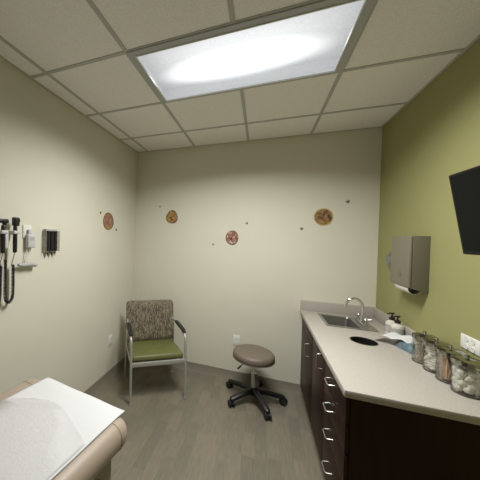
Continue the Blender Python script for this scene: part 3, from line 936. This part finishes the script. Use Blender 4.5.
# ================================================================== EXAM TABLE
# local: +y towards the far end (paper's far edge at y=0), x across
TA = math.radians(-8.0)
OX = Vector(((-0.588 - 1.130) / 2, (1.078 + 1.160) / 2, 0))
t = thing('exam_table', 'beige padded medical exam table at lower left, covered with paper', 'exam table', OX, TA)
HW, LEN, ZT, TH = 0.335, 1.80, 0.770, 0.125
def rounded_slab(hw, y0, y1, z0, z1, r, rc, n=6):
    """slab with round corners in plan (rc) and rounded edges (r)"""
    b = BM()
    rings = []
    prof = [(r, z0)] + [(r - r * math.sin(a), z0 + r - r * math.cos(a)) for a in [PI / 2 * k / n for k in range(1, n + 1)]] + \
           [(r - r * math.cos(a), z1 - r + r * math.sin(a)) for a in [PI / 2 * k / n for k in range(0, n + 1)]]
    for ins, z in prof:
        ring = [b.verts.new(p) for p in rrect(-hw + ins, hw - ins, y0 + ins, y1 - ins, max(rc - ins, 0.004), z, 8)]
        if rings:
            pr_ = rings[-1]
            for j in range(len(ring)):
                b.faces.new((pr_[j], pr_[(j + 1) % len(ring)], ring[(j + 1) % len(ring)], ring[j]))
        rings.append(ring)
    b.faces.new(rings[0][::-1]); b.faces.new(rings[-1])
    return b
b = rounded_slab(HW + 0.03, -LEN, 0.0, ZT - TH, ZT, 0.058, 0.075)
bmesh.ops.translate(b, verts=b.verts, vec=(-0.03, 0, 0))
cu = obj('cushion', b, M['beige_vinyl'], t, True, 50)
# welt seam around the cushion, just short of its far end
b = BM()
r = 0.058
hw, z0, z1 = HW + 0.03, ZT - TH, ZT
loop = [(hw - r + r * math.cos(a), z1 - r + r * math.sin(a)) for a in [PI / 2 * k / 8 for k in range(9)]] + [(-hw + r + r * math.cos(a), z1 - r + r * math.sin(a)) for a in [PI / 2 + PI / 2 * k / 8 for k in range(9)]] + \
       [(-hw + r + r * math.cos(a), z0 + r + r * math.sin(a)) for a in [PI + PI / 2 * k / 8 for k in range(9)]] + [(hw - r + r * math.cos(a), z0 + r + r * math.sin(a)) for a in [1.5 * PI + PI / 2 * k / 8 for k in range(9)]]
add_tube(b, [(x * 0.996 - 0.03, -0.085, z - 0.0015 * (1 if z > (z0 + z1) / 2 else -1)) for x, z in loop], 0.0042, 8, closed=True)
obj('piping', b, M['piping'], cu)
b = BM(); add_box(b, (-HW + 0.05, -LEN + 0.03, ZT - TH - 0.03), (HW - 0.05, -0.05, ZT - TH + 0.004), bevel=0.004); obj('deck', b, M['table_base'], t, True, 30)
b = BM(); add_box(b, (-HW + 0.06, -LEN + 0.2, 0.10), (HW - 0.06, -0.075, ZT - TH - 0.03), bevel=0.012)
add_box(b, (-HW + 0.10, -LEN + 0.25, 0.0), (HW - 0.10, -0.12, 0.10)); bs = obj('base', b, M['table_base'], t, True, 30)
b = BM(); add_box(b, (HW - 0.062, -0.80, 0.30), (HW - 0.045, -0.16, 0.58), bevel=0.004); dr = obj('drawer', b, M['table_base'], t, True, 30)
b = BM(); add_tube(b, fillet([(HW - 0.05, -0.56, 0.50), (HW - 0.02, -0.56, 0.50), (HW - 0.02, -0.42, 0.50), (HW - 0.05, -0.42, 0.50)], 0.01), 0.005, 8); obj('handle', b, M['steel'], dr)

def sheet(x0, x1, y0, y1, nx, ny, zfun, xfun=None):
    b = BM()
    g = []
    for i in range(nx + 1):
        row = []
        for j in range(ny + 1):
            x = x0 + (x1 - x0) * i / nx; y = y0 + (y1 - y0) * j / ny
            row.append(b.verts.new((x, y, zfun(x, y))))
        g.append(row)
    for i in range(nx):
        for j in range(ny): b.faces.new((g[i][j], g[i + 1][j], g[i + 1][j + 1], g[i][j + 1]))
    return b
PW = 0.279
def zpaper(x, y):
    z = ZT + 0.0045
    over = max(0, abs(x) - (HW - 0.058))
    z -= 0
    if y > -0.055:                       # bends with the cushion's round end, then stands off a little
        k = (y + 0.055)
        z -= 0.10 * k * k / 0.06 * 0.6
    z += 0.0012 * math.sin(x * 23 + y * 9) * math.cos(y * 17)
    if x > 0.2 and y > -0.08: z += 0.0
    return z
b = sheet(-PW, PW, -LEN + 0.05, 0.006, 40, 120, zpaper)
pp = obj('exam_paper', b, M['paper'], None, True, 80)
md = pp.modifiers.new('thick', 'SOLIDIFY'); md.thickness = 0.0012; md.offset = 1
pp.location = OX; pp.rotation_euler = (0, 0, TA)
tag(pp, 'wide strip of bright white paper covering the exam table cushion', 'paper')

# thin pale grey layer with a rounded outline over the paper: a likely shadow put into its colour
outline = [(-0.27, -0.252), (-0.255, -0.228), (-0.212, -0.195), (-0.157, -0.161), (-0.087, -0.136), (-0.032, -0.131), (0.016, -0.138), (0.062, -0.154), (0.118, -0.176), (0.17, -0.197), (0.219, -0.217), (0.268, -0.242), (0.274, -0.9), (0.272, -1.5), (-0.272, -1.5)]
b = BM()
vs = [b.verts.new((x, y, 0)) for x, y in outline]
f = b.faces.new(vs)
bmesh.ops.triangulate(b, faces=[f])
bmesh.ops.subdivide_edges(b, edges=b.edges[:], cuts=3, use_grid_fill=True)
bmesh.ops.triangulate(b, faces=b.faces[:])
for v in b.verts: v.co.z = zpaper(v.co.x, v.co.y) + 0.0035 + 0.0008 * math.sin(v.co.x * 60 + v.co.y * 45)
dp = obj('shade_overlay', b, M['shade_layer'], None, True, 80)
md = dp.modifiers.new('thick', 'SOLIDIFY'); md.thickness = 0.0012; md.offset = 1
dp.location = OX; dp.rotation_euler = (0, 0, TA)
tag(dp, 'pale grey crinkled layer with a rounded edge standing in for a likely shadow on the white table paper', 'sheet')

# ================================================================== LEFT WALL INSTRUMENTS
# diagnostic wall unit (continues out of the frame)
t = thing('diagnostic_wall_unit', 'white wall-mounted transformer with two cradles, at the left edge', 'medical wall unit', (L, 1.10, 1.55))
b = BM(); add_box(b, (0, -0.09, -0.045), (0.045, 0.085, 0.075), bevel=0.010, seg=3); obj('housing', b, M['lightgrey_plastic'], t, True, 40)
for yy in (0.035, 0.118):
    b = BM(); add_box(b, (0.03, yy - 0.024, 0.050), (0.075, yy + 0.024, 0.072), bevel=0.006)
    add_box(b, (0.0, yy - 0.016, 0.045), (0.035, yy + 0.010, 0.066), bevel=0.003)
    obj('cradle', b, M['lightgrey_plastic'], t, True, 40)
def coil_cord(bm, pts, turns, R_, r, n=9):
    """a helix along a smooth path"""
    pts = [Vector(p) for p in pts]
    seg = [0]
    for a, b_ in zip(pts, pts[1:]): seg.append(seg[-1] + (b_ - a).length)
    def at(s):
        s *= seg[-1]
        for i in range(len(pts) - 1):
            if s <= seg[i + 1] or i == len(pts) - 2:
                k = (s - seg[i]) / max(1e-9, seg[i + 1] - seg[i]); return pts[i].lerp(pts[i + 1], k), (pts[i + 1] - pts[i]).normalized()
    out = []
    N = turns * n
    for k in range(N + 1):
        p, d = at(k / N)
        x = Vector((1, 0, 0)); x = (x - d * x.dot(d)).normalized(); y = d.cross(x)
        a = 2 * PI * k / n
        out.append(p + (x * math.cos(a) + y * math.sin(a)) * R_)
    add_tube(bm, out, r, 5)
def scope(name, label, y, ybot, zb, kind):
    t = thing(name, label, 'medical instrument', (L + 0.055, y, 1.60), 0)
    b = BM(); add_tube(b, [(0, 0, 0.055), (0, 0, 0.045), (0, 0, -0.06), (0, 0, -0.115), (0, 0, -0.12)], [0.009, 0.0125, 0.0135, 0.0125, 0.008], 14); obj('grip', b, M['black_plastic'], t)
    b = BM()
    if kind == 0:
        add_box(b, (-0.016, -0.017, 0.052), (0.020, 0.019, 0.108), bevel=0.007, seg=3)
        add_tube(b, [(0, 0.010, 0.088), (0, 0.024, 0.088)], 0.016, 14)
    else:
        add_box(b, (-0.016, -0.050, 0.066), (0.018, 0.028, 0.092), bevel=0.009, seg=3)
        add_tube(b, [(0, 0.01, 0.055), (0, 0.0, 0.08)], 0.012, 12)
        add_tube(b, [(0, -0.045, 0.080), (0, -0.085, 0.084)], [0.013, 0.004], 12)
    obj('head', b, M['black_plastic'], t)
    b = BM()
    yo = ybot - y
    add_tube(b, [(0, 0, -0.118), (-0.01, -0.004, -0.16), (-0.02, -0.002 + yo * 0.3, -0.205)], 0.0022, 8)
    w = 0.028
    u_ = [(-0.022, yo * 0.3 + 0.012, -0.20), (-0.022, yo + w, -0.30), (-0.022, yo + w * 0.98, zb + 0.045), (-0.022, yo + w * 0.7, zb + 0.014), (-0.022, yo, zb), (-0.022, yo - w * 0.7, zb + 0.014), (-0.022, yo - w * 0.98, zb + 0.045), (-0.022, yo - w, -0.30), (-0.022, yo - w, -0.165)]
    coil_cord(b, fillet(u_, 0.03, 5), 60, 0.0075, 0.0036)
    add_tube(b, [(-0.022, yo - w, -0.165), (-0.030, yo - w + 0.006, -0.125), (-0.030, -0.05, -0.095)], 0.0022, 8)
    obj('coiled_cord', b, M['black_rubber'], t)
    return t
scope('ophthalmoscope', 'black handheld scope with squarish head hanging in the right cradle, coiled cord below', 1.218, 1.198, -0.445, 0)
scope('otoscope', 'black handheld scope with long sideways head hanging in the left cradle', 1.135, 1.108, -0.44, 1)

# thermometer unit
t = thing('wall_thermometer', 'small grey wall thermometer with cord and probe, between scopes and tube holder', 'thermometer', (L, 1.36, 1.58))
b = BM(); add_box(b, (0, -0.040, -0.005), (0.008, 0.030, 0.085), bevel=0.003); obj('bracket', b, M['white_plastic'], t, True, 30)
b = BM(); add_box(b, (0.008, -0.026, -0.075), (0.040, 0.038, 0.020), bevel=0.008, seg=3); add_box(b, (0.010, -0.012, 0.018), (0.03, 0.018, 0.055), bevel=0.005); bd = obj('body', b, M['lightgrey_plastic'], t, True, 40)
b = BM(); add_box(b, (0.0402, -0.014, -0.025), (0.041, 0.026, 0.002)); obj('display', b, M['grey_plastic'], bd, False)
b = BM(); add_tube(b, fillet([(0.02, 0.0, -0.074), (0.02, 0.004, -0.11), (0.018, -0.018, -0.15), (0.02, -0.01, -0.185)], 0.03, 6), 0.003, 8)
add_tube(b, fillet([(0.02, -0.018, -0.072), (0.02, -0.022, -0.12), (0.018, -0.03, -0.16), (0.02, -0.03, -0.19)], 0.03, 6), 0.003, 8); obj('cord', b, M['white_plastic'], t)
b = BM(); add_tube(b, [(0.030, -0.095, -0.186), (0.030, -0.05, -0.192), (0.030, 0.0, -0.190), (0.030, 0.055, -0.200)], [0.009, 0.015, 0.017, 0.013], 12); obj('probe', b, M['grey_plastic'], t)

# holder with three black tubes
t = thing('tube_holder', 'clear wall holder with three black tubes side by side', 'holder', (L, 1.560, 1.545))
b = BM(); add_box(b, (0, -0.068, -0.085), (0.004, 0.068, 0.090)); add_box(b, (0.004, -0.068, -0.075), (0.045, -0.065, 0.085)); add_box(b, (0.004, 0.065, -0.075), (0.045, 0.068, 0.085))
add_box(b, (0.004, -0.065, 0.080), (0.045, 0.065, 0.083)); obj('case', b, M['acrylic'], t, False)
b = BM(); add_box(b, (0.004, -0.060, 0.083), (0.035, 0.050, 0.098), bevel=0.002); obj('top_cap', b, M['grey_plastic'], t, True, 30)
for k in range(3):
    yy = -0.036 + k * 0.037
    b = BM(); add_tube(b, [(0.025, yy, -0.070), (0.025, yy, 0.083)], 0.0165, 18); tb_ = obj('tube', b, M['black_plastic'], t, True, 40)
    b = BM(); add_lathe(b, [(0.0, -0.024), (0.003, -0.024), (0.004, -0.012), (0.009, -0.004), (0.010, 0)], (0.025, yy, -0.081), 14)
    obj('tip', b, M['black_plastic'], tb_)
    b = BM(); add_lathe(b, [(0.0, -0.009), (0.0085, -0.009), (0.011, 0), (0, 0)], (0.025, yy, -0.0715), 14)
    obj('collar', b, M['lightgrey_plastic'], tb_)

# ================================================================== WALL DECALS (plain stand-ins)
br_, yl, tn, rd, wh, dk = (0.15, 0.05, 0.02), (0.45, 0.30, 0.06), (0.33, 0.19, 0.10), (0.35, 0.05, 0.04), (0.62, 0.56, 0.46), (0.04, 0.02, 0.015)
def decal(label, loc, rz, w, h, cols, lob=0.0, seed=0, rim=(0.14, 0.07, 0.03)):
    b = BM()
    n = 40
    pts = []
    for k in range(n):
        a = 2 * PI * k / n
        rr = 1 + lob * math.cos(3 * a + seed)
        pts.append((0.085 * rr * math.cos(a), 0.085 * rr * math.sin(a)))
    f = [b.verts.new((x, -0.0022, z)) for x, z in pts]; g = [b.verts.new((x, 0, z)) for x, z in pts]
    b.faces.new(f); b.faces.new(g[::-1])
    for k in range(n): b.faces.new((f[k], f[(k + 1) % n], g[(k + 1) % n], g[k]))
    o = obj('wall_decal', b, decal_mat('decal_%d' % seed, cols, 13 + seed, rim), None, False)
    o.location = loc; o.rotation_euler = (0, 0, rz); o.scale = (w / 0.17, 1, h / 0.17)
    return tag(o, label, 'wall sticker', 'round wall stickers')
decal('small oval sticker with yellow and plum patches on the left wall', (L, 2.395, 1.755), PI / 2, 0.205, 0.185, [yl, (0.30, 0.12, 0.12), tn, (0.22, 0.09, 0.08), yl], 0.02, 1)
decal('round brown and ochre sticker on the far wall above the armchair', (-1.038, D, 1.850), 0, 0.150, 0.165, [br_, tn, yl, br_, tn], 0.05, 2)
decal('round pink and dark brown sticker on the far wall above the stool', (-0.310, D, 1.612), 0, 0.140, 0.165, [wh, br_, (0.48, 0.20, 0.17), dk, wh], 0.02, 3, (0.16, 0.07, 0.05))
decal('round yellow-rimmed brown sticker at the right end of the far wall', (0.580, D, 1.845), 0, 0.170, 0.175, [yl, dk, tn, br_, yl], 0.01, 4, (0.45, 0.32, 0.09))
def mark(label, loc, rz, s=1.0, rot=0):
    b = BM()
    add_tube(b, [(0, 0, 0), (0, -0.003, 0)], 0.010 * s, 14)
    add_tube(b, [(0.008 * s, 0, 0.009 * s), (0.008 * s, -0.003, 0.009 * s)], 0.006 * s, 10)
    add_tube(b, [(-0.008 * s, 0, 0.009 * s), (-0.008 * s, -0.003, 0.009 * s)], 0.006 * s, 10)
    o = obj('wall_mark', b, M['mark'], None, False)
    o.location = loc; o.rotation_euler = (0, rot, rz)
    tag(o, label, 'small sticker', 'tiny grey wall stickers')
mark('tiny grey sticker just left of the oval sticker on the left wall', (L, 2.244, 1.831), PI / 2)
mark('tiny grey sticker to the lower right of the oval sticker on the left wall', (L, 2.555, 1.667), PI / 2, 1.1, 0.6)
mark('tiny grey sticker to the upper left of the brown and ochre sticker', (-1.201, D, 1.978), 0, 0.8)
mark('tiny pale grey sticker to the lower left of the pink sticker', (-0.523, D, 1.528), 0, 0.75, 0.8)
mark('tiny grey sticker to the upper right of the pink sticker', (-0.153, D, 1.775), 0, 1.0, -0.5)
mark('tiny grey sticker to the lower left of the yellow-rimmed sticker', (0.387, D, 1.721), 0, 1.1, 0.3)
mark('tiny dark sticker to the upper right of the yellow-rimmed sticker', (0.784, D, 1.992), 0, 1.2, -0.4)
